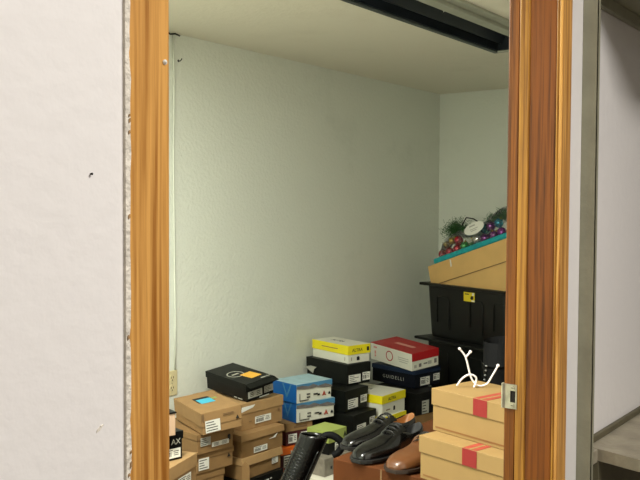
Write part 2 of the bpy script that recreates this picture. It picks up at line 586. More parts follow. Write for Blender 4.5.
# metal shelf unit on the hall wall, right of the door
t = thing('shelf_unit', 'olive grey metal shelf unit against the white hall wall', 'shelf unit', (1.522, YF, 0))
b = MB()
b.box(0, .003, -.029, -.0005, 0, 2.3, M['greymetal'])
b.box(0, .008, -.0295, -.027, 0, 2.3, M['greymetal'])
b.build('post', t)
b = MB()
b.prism([(.050, -.002), (1.6, -.002), (1.6, -.30), (.012, -.30), (.012, -.11), (.040, -.012)], 'z', 1.034, 1.0562, M['shelfpaint'])
b.box(.004, .06, -.028, -.004, 1.030, 1.0552, M['shelfpaint'], .002)
b.build('shelf_board', t)
b = MB()
b.box(.055, 1.6, -.010, -.0005, 1.0562, 1.068, M['shelfdark'], .002)
b.build('back_ledge', t)
b = MB()
b.box(.02, 1.6, -.30, -.002, 1.906, 1.930, M['greymetal'], .003)
b.build('shelf_board', t)
b = MB()
b.box(.02, 1.6, -.012, -.0005, 1.882, 1.906, M['greymetal'], .002)
b.build('back_ledge', t)
b = MB()
b.box(.035, 1.6, -.03, -.018, .1, 1.034, M['shelfdark'])  # dark sheet in front of the wall, under the lower shelf
b.build('dark_sheet', t)

# outlet, cord and small hooks on the closet back wall
t = thing('wall_outlet', 'almond wall outlet plate behind the left boxes', 'outlet', (2.752, YB, .672))
b = MB()
b.box(-.036, .036, -.006, -.0003, -.060, .060, M['beige'], .003)
b.build('cover_plate', t)
for s in (-1, 1):
    b = MB()
    b.cyl((0, -.0065, s * .024), .0165, .003, M['beige'], 'y', 24)
    b.box(-.008, -.0055, -.0088, -.0078, s * .024 - .001, s * .024 + .009, M['hole'])
    b.box(.0055, .008, -.0088, -.0078, s * .024 - .001, s * .024 + .009, M['hole'])
    b.cyl((0, -.0082, s * .024 - .008), .003, .001, M['hole'], 'y', 12)
    b.build('socket', t)
b = MB()
b.cyl((0, -.0065, 0), .003, .002, M['steel'], 'y', 12)
b.build('screw', t)
b = MB()
b.tube([(2.772, YB - .006, .735), (2.774, YB - .006, .95), (2.769, YB - .006, 1.3), (2.764, YB - .006, 1.7), (2.768, YB - .006, 2.1), (2.762, YB - .006, 2.318)], .0045, M['cord'])
tag(b.build('power_cable'), 'thin white cord running up the closet wall from the outlet', 'cord')
b = MB()
b.tube([(0, .0, 0), (0, -.012, -.002), (.003, -.017, .004), (.006, -.017, .010)], .0026, M['nail'])
b.cyl((0, -.001, 0), .006, .002, M['nail'], 'y', 10)
tag(b.build('wall_hook', loc=(2.801, YB, 2.196)), 'small dark hook high on the closet back wall', 'hook')
b = MB()
b.tube([(-.03, -.02, -.0045), (0, -.008, -.010), (.02, -.02, -.006), (.045, -.025, -.012)], .004, M['nail'])
tag(b.build('wire_stub', loc=(2.742, YB, ZC)), 'short dark bent wire at the closet ceiling edge', 'wire')


# ------------------------------------------------------------------ boxes
def frames(e1, e2, h):
    return {'F': (Vector((-e1 / 2, -e2 / 2, 0)), Vector((1, 0, 0)), Vector((0, 0, 1)), Vector((0, -1, 0)), e1, h),
            'L': (Vector((-e1 / 2, e2 / 2, 0)), Vector((0, -1, 0)), Vector((0, 0, 1)), Vector((-1, 0, 0)), e2, h),
            'T': (Vector((-e1 / 2, -e2 / 2, h)), Vector((1, 0, 0)), Vector((0, 1, 0)), Vector((0, 0, 1)), e1, e2)}


def face_mx(fr, u, v, off, ang=0.0):
    O, U, V, N, su, sv = fr
    p = O + U * (u * su) + V * (v * sv) + N * off
    m = Matrix(((U.x, V.x, N.x, p.x), (U.y, V.y, N.y, p.y), (U.z, V.z, N.z, p.z), (0, 0, 0, 1)))
    return m @ Matrix.Rotation(ang, 4, 'Z')


def print_poly(b, mx, poly, m, lift=0.0, th=.0006):
    b.prism(poly, 'z', lift, lift + th, m, mx)


def rect(w, h, cx=0, cy=0):
    return [(cx - w / 2, cy - h / 2), (cx + w / 2, cy - h / 2), (cx + w / 2, cy + h / 2), (cx - w / 2, cy + h / 2)]


def paper(b, mx, w, h, style, base):
    """a stuck-on label: paper plus the printing on it"""
    print_poly(b, mx, rect(w, h), base)
    rnd = random.Random(int(w * 1e4) + int(h * 1e5) + len(style))
    if style == 'code':          # bars at one side, small lines at the other
        x = -w * .42
        while x < w * .02:
            bw = rnd.choice((.0014, .0022, .003))
            print_poly(b, mx, rect(bw, h * .5, x, -h * .08), M['ink'], .0006, .0002)
            x += bw + rnd.choice((.0014, .002))
        for k in range(3):
            print_poly(b, mx, rect(w * rnd.uniform(.2, .34), h * .07, w * .27, h * (.22 - .2 * k)), M['ink'], .0006, .0002)
        print_poly(b, mx, rect(w * .5, h * .08, -w * .16, h * .34), M['ink'], .0006, .0002)
    elif style == 'lines':
        for k in range(4):
            ww = w * rnd.uniform(.4, .8)
            print_poly(b, mx, rect(ww, h * .07, -w * .44 + ww / 2, h * (.33 - .22 * k)), M['ink'], .0006, .0002)
    elif style == 'two':
        for s in (-1, 1):
            for k in range(3):
                ww = w * rnd.uniform(.22, .36)
                print_poly(b, mx, rect(ww, h * .1, s * w * .24, h * (.25 - .25 * k)), M['ink'], .0006, .0002)


def lettering(text, size, mx, m, parent, name='lettering', spacing=1.0, shear=0.0, xs=1.0):
    cu = bpy.data.curves.new('lettering', 'FONT')
    cu.body = text
    cu.size = size
    cu.align_x = 'CENTER'
    cu.align_y = 'CENTER'
    cu.extrude = .0003
    cu.space_character = spacing
    cu.shear = shear
    o = bpy.data.objects.new('lettering', cu)
    COL.objects.link(o)
    bpy.context.view_layer.update()
    me = bpy.data.meshes.new_from_object(o.evaluated_get(bpy.context.evaluated_depsgraph_get()))
    bpy.data.objects.remove(o, do_unlink=True)
    me.materials.clear()
    me.materials.append(m)
    me.transform(Matrix.Diagonal((xs, 1, 1, 1)))
    me.transform(mx)
    q = bpy.data.objects.new(name, me)
    q.parent = parent
    COL.objects.link(q)
    return q


def carton(name, label, cat, N, yaw, dims, zb, body, lid=None, lh=.04, over=.003, group=None, flap=None, front_lid=None):
    """N = near top corner (x, y); dims = width along the front, depth along the left side, height"""
    e1, e2, h = dims
    a = R(yaw)
    cx = N[0] + math.cos(a) * e1 / 2 - math.sin(a) * e2 / 2
    cy = N[1] + math.sin(a) * e1 / 2 + math.cos(a) * e2 / 2
    t = thing(name, label, cat, (cx, cy, zb), (0, 0, a), group)
    x, y = e1 / 2, e2 / 2
    b = MB()
    if lid:
        i = .0035
        b.box(-x + i, x - i, -y + i, y - i, .0005, h - .003, body, .0015)
        b.build('box_body', t)
        b = MB()
        th = .0025
        b.box(-x, x, -y, y, h - th, h, lid, .001)
        b.box(-x, -x + th, -y, y, h - lh, h - th * .5, lid, .0008)
        b.box(x - th, x, -y, y, h - lh, h - th * .5, lid, .0008)
        b.box(-x, x, -y, -y + th, h - lh, h - th * .5, front_lid or lid, .0008)
        b.box(-x, x, y - th, y, h - lh, h - th * .5, lid, .0008)
        if flap:      # front edge of the lid stands away from the box
            fl, ang = flap
            mx = Matrix.Translation((0, -y, h - .001)) @ Matrix.Rotation(R(ang), 4, 'X')
            b.box(-x - .003, x + .003, -fl, 0, -.0025, .0, lid, .0008, mx=mx)
        b.build('lid', t)
    else:
        b.box(-x, x, -y, y, .0005, h, body, .0015)
        b.build('box_body', t)
    t['dims'] = (e1, e2, h)
    return t


def stick(t, face, u, v, w, h, style='code', base='white', name='paper_label', off=.0007, ang=0.0, label=None):
    e1, e2, hh = t['dims']
    b = MB()
    paper(b, face_mx(frames(e1, e2, hh)[face], u, v, off, R(ang)), w, h, style, M[base])
    o = b.build(name, t)
    if label:
        o['label'] = label
    return o


def prt(t, face, items, name='print', off=.0007):
    """items: (polygon in metres around the point u, v; u; v; material; lift)"""
    e1, e2, hh = t['dims']
    for poly, u, v, m, lift in items:
        b = MB()
        print_poly(b, face_mx(frames(e1, e2, hh)[face], u, v, off), poly, M[m], lift)
        b.build(name, t)


def words(t, face, text, u, v, size, m, off=.0007, spacing=1.0, shear=0.0, ang=0.0, xs=1.0):
    e1, e2, hh = t['dims']
    return lettering(text, size, face_mx(frames(e1, e2, hh)[face], u, v, off, R(ang)), M[m], t, spacing=spacing, shear=shear, xs=xs)


def tri(s, h):
    return [(-s / 2, -h / 2), (s / 2, -h / 2), (0, h / 2)]


def ring_poly(r0, r1, n=28):
    out = []
    for k in range(n + 1):
        q = 2 * PI * k / n
        out.append((r1 * math.cos(q), r1 * math.sin(q)))
    for k in range(n, -1, -1):
        q = 2 * PI * k / n
        out.append((r0 * math.cos(q), r0 * math.sin(q)))
    return out


def ring(t, face, u, v, r, th, m, name='print', sx=1.0):
    e1, e2, hh = t['dims']
    mx = face_mx(frames(e1, e2, hh)[face], u, v, .0007)
    b = MB()
    n = 28
    for k in range(n):
        q0, q1 = 2 * PI * k / n, 2 * PI * (k + 1) / n
        b.prism([(sx * (r - th) * math.cos(q0), (r - th) * math.sin(q0)), (sx * r * math.cos(q0), r * math.sin(q0)),
                 (sx * r * math.cos(q1), r * math.sin(q1)), (sx * (r - th) * math.cos(q1), (r - th) * math.sin(q1))], 'z', 0, .0006, M[m], mx)
    return b.build(name, t)


G_K = 'brown shoe boxes in the left stack'
# --- left kraft stack: carton on the floor, three kraft boxes and the one with the sticky note
sup = carton('cardboard_box', 'plain brown carton lowest under the left stack of kraft shoe boxes', 'box', (2.505, 2.54), -8, (.20, .30, .281), 0, M['kraft3'])
k5 = carton('shoe_box', 'kraft shoe box at the bottom of the picture, fourth down under the turquoise note', 'shoe box', (2.513, 2.55), -7, (.165, .29, .0905), .281, M['kraft3'], M['kraft3'], .032, group=G_K)
k4 = carton('shoe_box', 'kraft shoe box with big white label, third down under the turquoise note', 'shoe box', (2.516, 2.540), -7, (.203, .293, .087), .3717, M['kraft3'], M['kraft3'], .026, group=G_K)
stick(k4, 'F', .18, .45, .055, .05, 'lines')
prt(k4, 'F', [(tri(.018, .018), .86, .60, 'ink', 0)])
k3 = carton('shoe_box', 'kraft shoe box with two white labels right under the turquoise note box', 'shoe box', (2.503, 2.525), -6, (.204, .305, .088), .4587, M['kraft3'], M['kraft3'], .026, group=G_K)
stick(k3, 'F', .22, .60, .055, .036, 'lines', 'grey_label')
stick(k3, 'F', .62, .36, .095, .02, 'two')
prt(k3, 'F', [([(-.008, -.012), (.008, -.012), (.008, .008), (0, .013), (-.008, .008)], .86, .55, 'ink', 0)])
k2 = carton('shoe_box', 'kraft shoe box with a turquoise sticky note on its lid', 'shoe box', (2.524, 2.515), -20, (.187, .300, .0955), .5467, M['kraft'], M['kraft'], .060, group=G_K)
k2.location = (2.645, 2.600, .5605)
k2.rotation_euler = (R(1.4), R(-5.5), R(-21.4))
b = MB()
FT = frames(*k2['dims'])['T']
print_poly(b, face_mx(FT, .50, .52, .0008, 0), rect(.066, .068, .0, .004), M['turq'])
o = b.build('sticky_note', k2)
o['label'] = 'turquoise sticky note'
prt(k2, 'T', [(rect(.075, .085), .49, .60, 'ink', -.0005), (rect(.03, .02), .74, .60, 'green', -.0005)])
stick(k2, 'F', .26, .36, .068, .052, 'lines', off=.0035)
prt(k2, 'F', [(tri(.016, .016), .88, .52, 'ink', 0), (rect(.05, .003), .66, .78, 'kraft_in', 0), (rect(.05, .003), .66, .71, 'kraft_in', 0)], off=.0035)
b = MB()
b.prism([(0.002, -.002), (.010, .002), (.012, -.014), (.008, -.036), (.003, -.028)], 'z', 0, .003, M['kraft_in'], face_mx(frames(*k2['dims'])['F'], .0, .95, .0012))
b.build('torn_corner', k2)

# --- second stack: black box on three kraft boxes
GB = 'kraft shoe boxes under the black box'
sup = carton('shoe_box', 'black shoe box lowest under the kraft boxes with open flaps', 'shoe box', (2.75, 2.50), -1, (.275, .33, .142), 0, M['black'], M['black'], .04)
ub = carton('shoe_box', 'black shoe box with small white script under the kraft boxes', 'shoe box', (2.745, 2.495), -1, (.285, .33, .1415), .1422, M['black'], M['black'], .045)
prt(ub, 'F', [(rect(.012, .007), .44, .82, 'white', 0), (rect(.016, .005), .52, .835, 'white', 0), (rect(.018, .008), .60, .83, 'white', 0), (rect(.012, .005), .68, .845, 'white', 0)], off=.0042)
k8 = carton('shoe_box', 'kraft shoe box with bent open lid, third under the black box with amber note', 'shoe box', (2.768, 2.511), -1, (.27, .335, .0985), .284, M['kraft3'], M['kraft2'], .03, group=GB, flap=(.034, 80))
stick(k8, 'F', .82, .48, .042, .03, 'lines')
b = MB()
rr = [(-.045, 0), (-.045, .055)] + [(-.0225 - .0225 * math.cos(q * PI / 8), .055 + .034 * math.sin(q * PI / 8)) for q in range(1, 8)] + [(0, .055), (0, 0)]
b.prism([(-.335 / 2 - .004 + .0, 0)] and [(u - .335 / 2 - .002, v + .004) for u, v in rr], 'x', -.1385, -.1355, M['kraft'])
b.build('side_tuck_flap', k8)
k7 = carton('shoe_box', 'kraft shoe box with a torn white sticker, second under the black box with amber note', 'shoe box', (2.773, 2.520), -3, (.278, .334, .1034), .3827, M['kraft3'], M['kraft'], .03, group=GB, flap=(.028, 82))
stick(k7, 'F', .44, .22, .088, .026, 'code')
prt(k7, 'F', [([(-.03, -.008), (.0, -.004), (.03, .012), (.016, -.008)], .74, .60, 'white', 0)])
k6 = carton('shoe_box', 'kraft shoe box directly under the black box with amber note', 'shoe box', (2.825, 2.567), -4, (.276, .334, .1255), .4863, M['kraft'], M['kraft2'], .048, group=GB)
stick(k6, 'F', .50, .30, .105, .032, 'code')
prt(k6, 'F', [([(-.045, -.014), (.03, .0), (.045, .012), (-.04, .010)], .15, .80, 'white', 0), (rect(.012, .012), .88, .50, 'kraft_in', 0), (rect(.02, .003), .2, .30, 'kraft_in', 0)])
bk = carton('shoe_box', 'black shoe box with amber sticky note on top of the kraft stack', 'shoe box', (2.887, 2.601), -11, (.170, .304, .0860), .6122, M['black'], M['blackg'], .03, flap=(.034, 18))
bk.location = (2.969, 2.708, .6326)
bk.rotation_euler = (R(3.9), R(-6.6), R(-8.4))
b = MB()
print_poly(b, face_mx(frames(*bk['dims'])['T'], .62, .30, .0008, R(6)), rect(.068, .078), M['amber'])
o = b.build('sticky_note', bk)
o['label'] = 'amber sticky note'
ring(bk, 'T', .36, .50, .042, .005, 'grey_label')
prt(bk, 'T', [(rect(.04, .012), .36, .50, 'grey_label', 0), (rect(.02, .01), .70, .07, 'grey_label', 0), (rect(.05, .006), .86, .07, 'grey_label', 0)])
stick(bk, 'F', .30, .36, .085, .032, 'two', 'grey_label')
stick(bk, 'F', .79, .40, .055, .032, 'lines', 'grey_label')
prt(bk, 'F', [(rect(.06, .005), .62, .06, 'grey_label', 0)])
prt(bk, 'L', [(rect(.02, .005), .74, .10, 'grey_label', 0), (rect(.03, .005), .85, .10, 'grey_label', 0)])

# --- far left pile, half hidden by the pine jamb
carton('cardboard_box', 'plain brown carton on the floor beside the pine jamb', 'box', (2.05, 2.30), 8, (.24, .32, .441), 0, M['kraft3'])
lk = carton('shoe_box', 'kraft shoe box with white label under the small black box by the pine jamb', 'shoe box', (2.093, 2.26), 18, (.227, .32, .111), .4413, M['kraft'], M['kraft2'], .05)
stick(lk, 'F', .55, .32, .10, .034, 'code')
lb = carton('shoe_box', 'small black shoe box with white letters beside the pine jamb', 'shoe box', (2.026, 2.351), -10, (.20, .30, .1075), .5526, M['black'], M['black'], .03)
words(lb, 'F', 'AX', .82, .66, .030, 'grey_label', off=.0042)
stick(lb, 'F', .72, .26, .085, .036, 'code')
pk = carton('shoe_box', 'pinkish tan box on the small black box by the pine jamb', 'shoe box', (2.008, 2.325), -16, (.155, .25, .088), .6605, M['pinktan'], M['black'], .006)

# --- blue stack and what it stands on
carton('shoe_box', 'dark red shoe box lowest in the stack under the two blue boxes', 'shoe box', (3.20, 2.64), -14, (.20, .26, .102), 0, M['maroon'], M['maroon'], .03)
rd = carton('shoe_box', 'white shoe box with rust red lid at the foot of the blue stack', 'shoe box', (3.185, 2.64), -14, (.21, .26, .105), .1025, M['white'], M['rust'], .036)
stick(rd, 'F', .25, .36, .06, .04, 'lines', 'offwhite')
og = carton('shoe_box', 'maroon shoe box with orange lid behind the leaning black boot', 'shoe box', (3.195, 2.640), -15, (.21, .26, .1045), .2078, M['maroon'], M['orange'], .036)
stick(og, 'F', .26, .34, .075, .058, 'lines')
mr = carton('shoe_box', 'maroon shoe box with tan lid under the two blue boxes', 'shoe box', (3.235, 2.642), -16, (.165, .26, .1145), .3126, M['maroon'], M['kraft'], .042)
stick(mr, 'F', .25, .32, .052, .045, 'code')
stick(mr, 'F', .72, .34, .052, .045, 'code')
prt(mr, 'F', [(rect(.08, .010), .55, .80, 'kraft_in', 0)])


def blue_box(N, yaw, dims, zb, label):
    t = carton('shoe_box', label, 'shoe box', N, yaw, dims, zb, M['offwhite'], M['skyblue'], .022, group='blue shoe boxes')
    e1, e2, h = dims
    b = MB()
    F = frames(*dims)['L']
    mx = face_mx(F, .5, .5, .0006)
    print_poly(b, mx, rect(e2 - .002, h - .002), M['blue'])
    print_poly(b, mx, [(-e2 * .1, h * .45), (-e2 * .04, h * .45), (e2 * .1, -h * .1), (e2 * .24, h * .45), (e2 * .30, h * .45), (e2 * .1, -h * .3)], M['midblue'], .0006, .0003)
    b.build('side_print', t)['label'] = 'royal blue printed side'
    b = MB()
    F = frames(*dims)['F']
    mx = face_mx(F, .5, 0, .0006)
    w2 = e1 / 2 - .001
    print_poly(b, mx, [(-w2, h * .92), (-w2 * .5, h * .82), (-w2 * .1, h * .86), (w2 * .3, h * .78), (w2 * .7, h * .80), (w2, h * .70), (w2, h * .998), (-w2, h * .998)], M['midblue'], 0, .0005)
    print_poly(b, mx, [(-w2, h * .76), (-w2 * .6, h * .72), (-w2 * .2, h * .70), (w2 * .1, h * .72), (w2 * .5, h * .64), (w2, h * .60), (w2, h * .68), (w2 * .6, h * .84), (w2 * .2, h * .78), (-w2 * .1, h * .92), (-w2 * .35, h * .84), (-w2 * .7, h * .92), (-w2, h * .90)], M['mount'], .0005, .0003)
    print_poly(b, mx, [(w2 * .42, h * .20), (w2 * .49, h * .20), (w2 * .53, h * .30), (w2 * .57, h * .20), (w2 * .64, h * .20), (w2 * .53, h * .46)], M['rust'], 0, .0009)
    print_poly(b, mx, [(w2 * .78, h * .22), (w2 * .90, h * .22), (w2 * .90, h * .32), (w2 * .84, h * .38), (w2 * .78, h * .32)], M['ink'], 0, .0009)
    for (u, v, ww, hh_) in ((-.36, .42, .022, .006), (-.36, .26, .022, .006), (-.84, .40, .003, .022), (-.84, .2, .003, .018), (.05, .36, .03, .007), (.22, .30, .016, .01), (-.6, .13, .06, .004)):
        print_poly(b, mx, rect(ww, hh_, w2 * u, h * v), M['ink'], 0, .0008)
    b.build('front_print', t)
    return t


bB = blue_box((3.278, 2.609), -15, (.247, .185, .0985), .4274, 'lower of the two blue shoe boxes with mountain print')
bA = blue_box((3.272, 2.603), -11, (.241, .189, .0960), .5262, 'upper blue shoe box with mountain print, top of its stack')

# --- yellow-topped black stack
carton('cardboard_box', 'plain brown carton under the black shoe boxes in the middle', 'box', (3.56, 2.46), 0, (.22, .31, .322), 0, M['kraft3'])
GBL = 'black shoe boxes in the middle stack'
bl3 = carton('shoe_box', 'black shoe box lowest of three under the yellow lidded box by the wall', 'shoe box', (3.558, 2.456), 1, (.220, .315, .1105), .3222, M['blackg'], M['blackg'], .04, group=GBL)
stick(bl3, 'F', .34, .30, .085, .045, 'lines')
stick(bl3, 'F', .82, .52, .05, .036, 'code')
bl2 = carton('shoe_box', 'black shoe box second below the yellow lidded box by the wall', 'shoe box', (3.579, 2.526), -3, (.204, .32, .1142), .433, M['blackg'], M['blackg'], .04, group=GBL)
stick(bl2, 'F', .34, .36, .085, .05, 'lines')
stick(bl2, 'F', .80, .46, .055, .04, 'code')
bl1 = carton('shoe_box', 'black shoe box with grey torn tape directly below the yellow lidded box', 'shoe box', (3.700, 2.594), -12, (.174, .345, .1142), .5475, M['blackg'], M['blackg'], .055, group=GBL)
stick(bl1, 'F', .30, .30, .088, .044, 'lines')
stick(bl1, 'F', .80, .34, .056, .044, 'code')
b = MB()
mx = face_mx(frames(*bl1['dims'])['L'], .04, .50, .004)
b.prism([(-.02, 0), (.03, .012), (.08, .01), (.06, -.004), (.05, -.028), (.01, -.012)], 'z', 0, .0015, M['grey_label'], mx)
b.build('torn_tape', bl1)
b = None


def yellow_box(N, yaw, dims, zb, label, lh):
    t = carton('shoe_box', label, 'shoe box', N, yaw, dims, zb, M['offwhite'], M['yellow'], lh, group='yellow and white shoe boxes')
    e1, e2, h = dims
    b = MB()
    print_poly(b, face_mx(frames(*dims)['T'], .5, .5, .0003), rect(e1 - .006, e2 - .006), M['offwhite'])
    b.build('top_panel', t)['label'] = 'white top panel of the lid'
    words(t, 'T', 'ALTRA', .50, .58, .042, 'ink', .0010, 1.0, .2, 90 - 180, .8)
    words(t, 'F', 'ALTRA', .40, 1 - lh / h * .55, .025, 'ink', .0008, 1.0, .1)
    prt(t, 'L', [(rect(.14, .005), .50, 1 - lh / h * .5, 'kraft', 0)])
    return t


yb = yellow_box((3.722, 2.606), -14, (.162, .313, .0975), .6620, 'shoe box with yellow lid standing highest in the middle by the wall', .050)
prt(yb, 'F', [(rect(.016, .022), .88, .74, 'ink', 0)])
prt(yb, 'F', [([(-.010, -.010), (.010, -.010), (.010, .008), (0, .013), (-.010, .008)], .46, .24, 'ink', 0), (rect(.003, .02), .16, .24, 'kraft_in', 0)], off=-.0028)
prt(yb, 'L', [(rect(.003, .02), .90, .24, 'kraft_in', 0)], off=-.0028)
# --- lower yellow pair
carton('cardboard_box', 'plain carton under the two lower yellow lidded boxes', 'box', (3.81, 2.44), -1, (.23, .33, .268), 0, M['kraft3'])
y3 = yellow_box((3.803, 2.435), -2, (.233, .345, .109), .2685, 'lower half hidden yellow lidded shoe box behind the black dress shoes', .045)
y2 = yellow_box((3.810, 2.441), -1, (.233, .345, .1150), .3780, 'yellow lidded shoe box between the black stack and the navy box', .045)
prt(y2, 'F', [([(-.009, -.012), (.009, -.012), (.009, .008), (0, .013), (-.009, .008)], .52, .28, 'ink', 0), (rect(.04, .006), .26, .28, 'kraft_in', 0)], off=-.0028)

# --- red, navy, black stack
carton('cardboard_box', 'plain carton lowest under the red and navy shoe boxes', 'box', (4.09, 2.40), -10, (.22, .33, .337), 0, M['kraft3'])
b4 = carton('shoe_box', 'black shoe box under the navy box, mostly hidden by the yellow lid', 'shoe box', (4.086, 2.394), -10, (.225, .342, .1255), .3375, M['black'], M['black'], .03)
stick(b4, 'F', .36, .34, .06, .075, 'lines', 'grey_label')
stick(b4, 'F', .86, .55, .045, .05, 'lines', 'grey_label')
nv = carton('shoe_box', 'navy blue shoe box with pale spaced lettering under the red lidded box', 'shoe box', (4.204, 2.471), -9, (.2375, .339, .1045), .4635, M['navy'], M['navylid'], .024)
words(nv, 'L', 'GUIDELLI', .50, .40, .028, 'grey_label', -.0028, 1.5)
stick(nv, 'F', .38, .34, .085, .048, 'code')
stick(nv, 'F', .83, .44, .058, .040, 'code')
rb = carton('shoe_box', 'white shoe box with crimson lid on top of the navy box', 'shoe box', (4.219, 2.504), -17, (.213, .3640, .1010), .5685, M['offwhite'], None)
rb.location = (4.3305, 2.6229, .5872)
rb.rotation_euler = (R(3.5), R(-4.3), R(-16))
b = MB()
e1, e2, h = rb['dims']
x, y = e1 / 2, e2 / 2
b.box(-x - .001, x + .001, -y - .002, y + .001, h, h + .003, M['red'], .0008)
b.box(-x - .001, x + .001, -y - .003, -y - .0008, h - .044, h + .002, M['red'], .0006)
b.box(x + .0006, x + .003, -y, y, h - .044, h + .002, M['red'], .0006)
b.build('lid', rb)
b = MB()
mxT = face_mx(frames(*rb['dims'])['T'], .50, .47, .0032, R(90))
b.prism(rect(.16, .030), 'z', 0, .0006, M['salmon'], mxT)
b.build('top_print', rb)
ring(rb, 'L', .47, .52, .031, .006, 'red')
prt(rb, 'L', [(rect(.03, .010), .12, .80, 'salmon', 0), (rect(.012, .02), .12, .50, 'salmon', 0), (rect(.012, .012), .12, .30, 'salmon', 0), (rect(.09, .004), .80, .62, 'grey_label', 0), (rect(.09, .004), .80, .50, 'grey_label', 0), (rect(.07, .004), .80, .38, 'grey_label', 0)])
prt(rb, 'F', [(rect(.02, .018), .12, .24, 'grey_label', 0), (rect(.02, .02), .30, .26, 'mount', 0), (rect(.03, .008), .50, .30, 'mount', 0), (rect(.03, .02), .66, .30, 'grey_label', 0), (rect(.02, .026), .88, .32, 'mount', 0)])

# --- green lid, grey box and cream box behind the boot
carton('cardboard_box', 'plain carton lowest behind the leaning black boot', 'box', (2.86, 2.10), -4, (.24, .24, .223), 0, M['kraft3'])
cm = carton('shoe_box', 'cream white box under the mottled grey box behind the boot', 'shoe box', (2.83, 2.04), -8, (.27, .28, .120), .2235, M['cream'], M['cream'], .03)
gr = carton('shoe_box', 'mottled grey shoe box between the cream box and the green lid', 'shoe box', (2.885, 2.14), -4, (.22, .20, .080), .344, M['greybox'], M['greybox'], .02)
prt(gr, 'F', [(rect(.012, .018), .40, .5, 'ink', 0), (tri(.02, .022), .58, .5, 'ink', 0), (rect(.014, .022), .78, .5, 'ink', 0), (rect(.012, .012), .20, .45, 'ink', 0)])
gn = carton('shoe_box', 'dark shoe box with moss green lid behind the black boot', 'shoe box', (2.940, 2.158), -2, (.126, .125, .1045), .4245, M['black'], M['green'], .052)
stick(gn, 'F', .58, .26, .062, .044, 'code')
prt(gn, 'F', [([(-.011, -.012), (-.004, -.012), (0, -.003), (.004, -.012), (.011, -.012), (0, .015)], .90, .72, 'ink', 0)])


# --- tan boot boxes by the right jamb
carton('cardboard_box', 'plain tan carton under the two red striped boot boxes', 'box', (2.005, .890), -13, (.18, .265, .7405), 0, M['kraft2'])


def boot_box(N, yaw, dims, zb, label):
    t = carton('boot_box', label, 'boot box', N, yaw, dims, zb, M['tan'], M['tan'], .047, group='tan boot boxes with red stripe')
    e1, e2, h = dims
    b = MB()
    F = frames(*dims)['L']
    # stripe down the lid edge, wrapping on to the top
    mx = face_mx(F, .575, 1.0, .0003)
    print_poly(b, mx, rect(e2 * .155, .046, 0, -.0235), M['redstripe'])
    b.build('lid_stripe', t)['label'] = 'brick red stripe'
    b = MB()
    for yy, ww in ((.465, .06), (.380, .05)):
        print_poly(b, face_mx(frames(*dims)['T'], .5, yy, .0003), rect(e1 - .002, e2 * ww), M['pinkstripe'])
    print_poly(b, face_mx(frames(*dims)['T'], .5, .425, .0002), rect(e1 - .002, e2 * .03), M['tan'])
    b.build('top_stripe', t)
    b = MB()
    print_poly(b, face_mx(F, .5, .10, -.003), rect(e2 - .03, .004), M['tanline'])
    b.build('body_line', t)
    return t


t2 = boot_box((1.988, .885), -13, (.204, .32, .1222), .7406, 'lower tan boot box with red stripe beside the brown shoe')
t1 = boot_box((2.047, .888), -15, (.190, .32, .1222), .8629, 'upper tan boot box with red stripe and white hanger on its lid')
t = thing('boot_hanger', 'white plastic hooked boot hanger lying on the upper tan boot box', 'hanger', (2.21, 1.11, .9855))
off = Vector((2.21, 1.11, .9855))
A = [(2.1849, 1.1442, .9890), (2.1941, 1.1319, 1.0106), (2.2072, 1.1146, 1.0227), (2.2179, 1.1004, 1.0149), (2.218, 1.1002, 1.0009), (2.1990, 1.0968, .9890)]
B_ = [(2.1888, 1.1389, 1.0975), (2.1996, 1.1246, 1.0728), (2.2071, 1.1146, 1.0265), (2.2131, 1.1067, 1.0028), (2.2236, 1.0927, .9895), (2.2369, 1.0751, .9952), (2.2449, 1.0644, 1.0151), (2.2563, 1.0493, 1.0488)]
C_ = [(2.2077, 1.1138, 1.0886), (2.2030, 1.1200, 1.079), (2.1996, 1.1246, 1.0720)]
b = MB()
b.tube([p - off for p in smooth_curve(A)], .0027, M['plastic_white'], 10)
b.build('arched_loop', t)
b = MB()
b.tube([p - off for p in smooth_curve(B_)], .0026, M['plastic_white'], 10)
b.sphere(Vector(B_[0]) - off, .0042, M['plastic_white'])
b.sphere(Vector(B_[-1]) - off, .0048, M['plastic_white'])
b.build('long_hook', t)
b = MB()
b.tube([p - off for p in smooth_curve(C_)], .0028, M['plastic_white'], 10)
b.sphere(Vector(C_[0]) - off, .0045, M['plastic_white'])
b.build('fork_prong', t)

# --- big red-brown box the shoes stand on
bx = thing('cardboard_box', 'red brown carton on which the shoes stand', 'box', (2.095, 1.150, 0))
b = MB()
b.box(0, .70, 0, .365, .0005, .690, M['brownbox'], .003)
b.build('box_body', bx)
b = MB()
b.box(-.004, .704, -.004, .369, .640, .730, M['brownbox'], .003)
b.box(-.0048, -.0035, .19, .195, .640, .728, M['kraft_in'])
b.build('lid', bx)


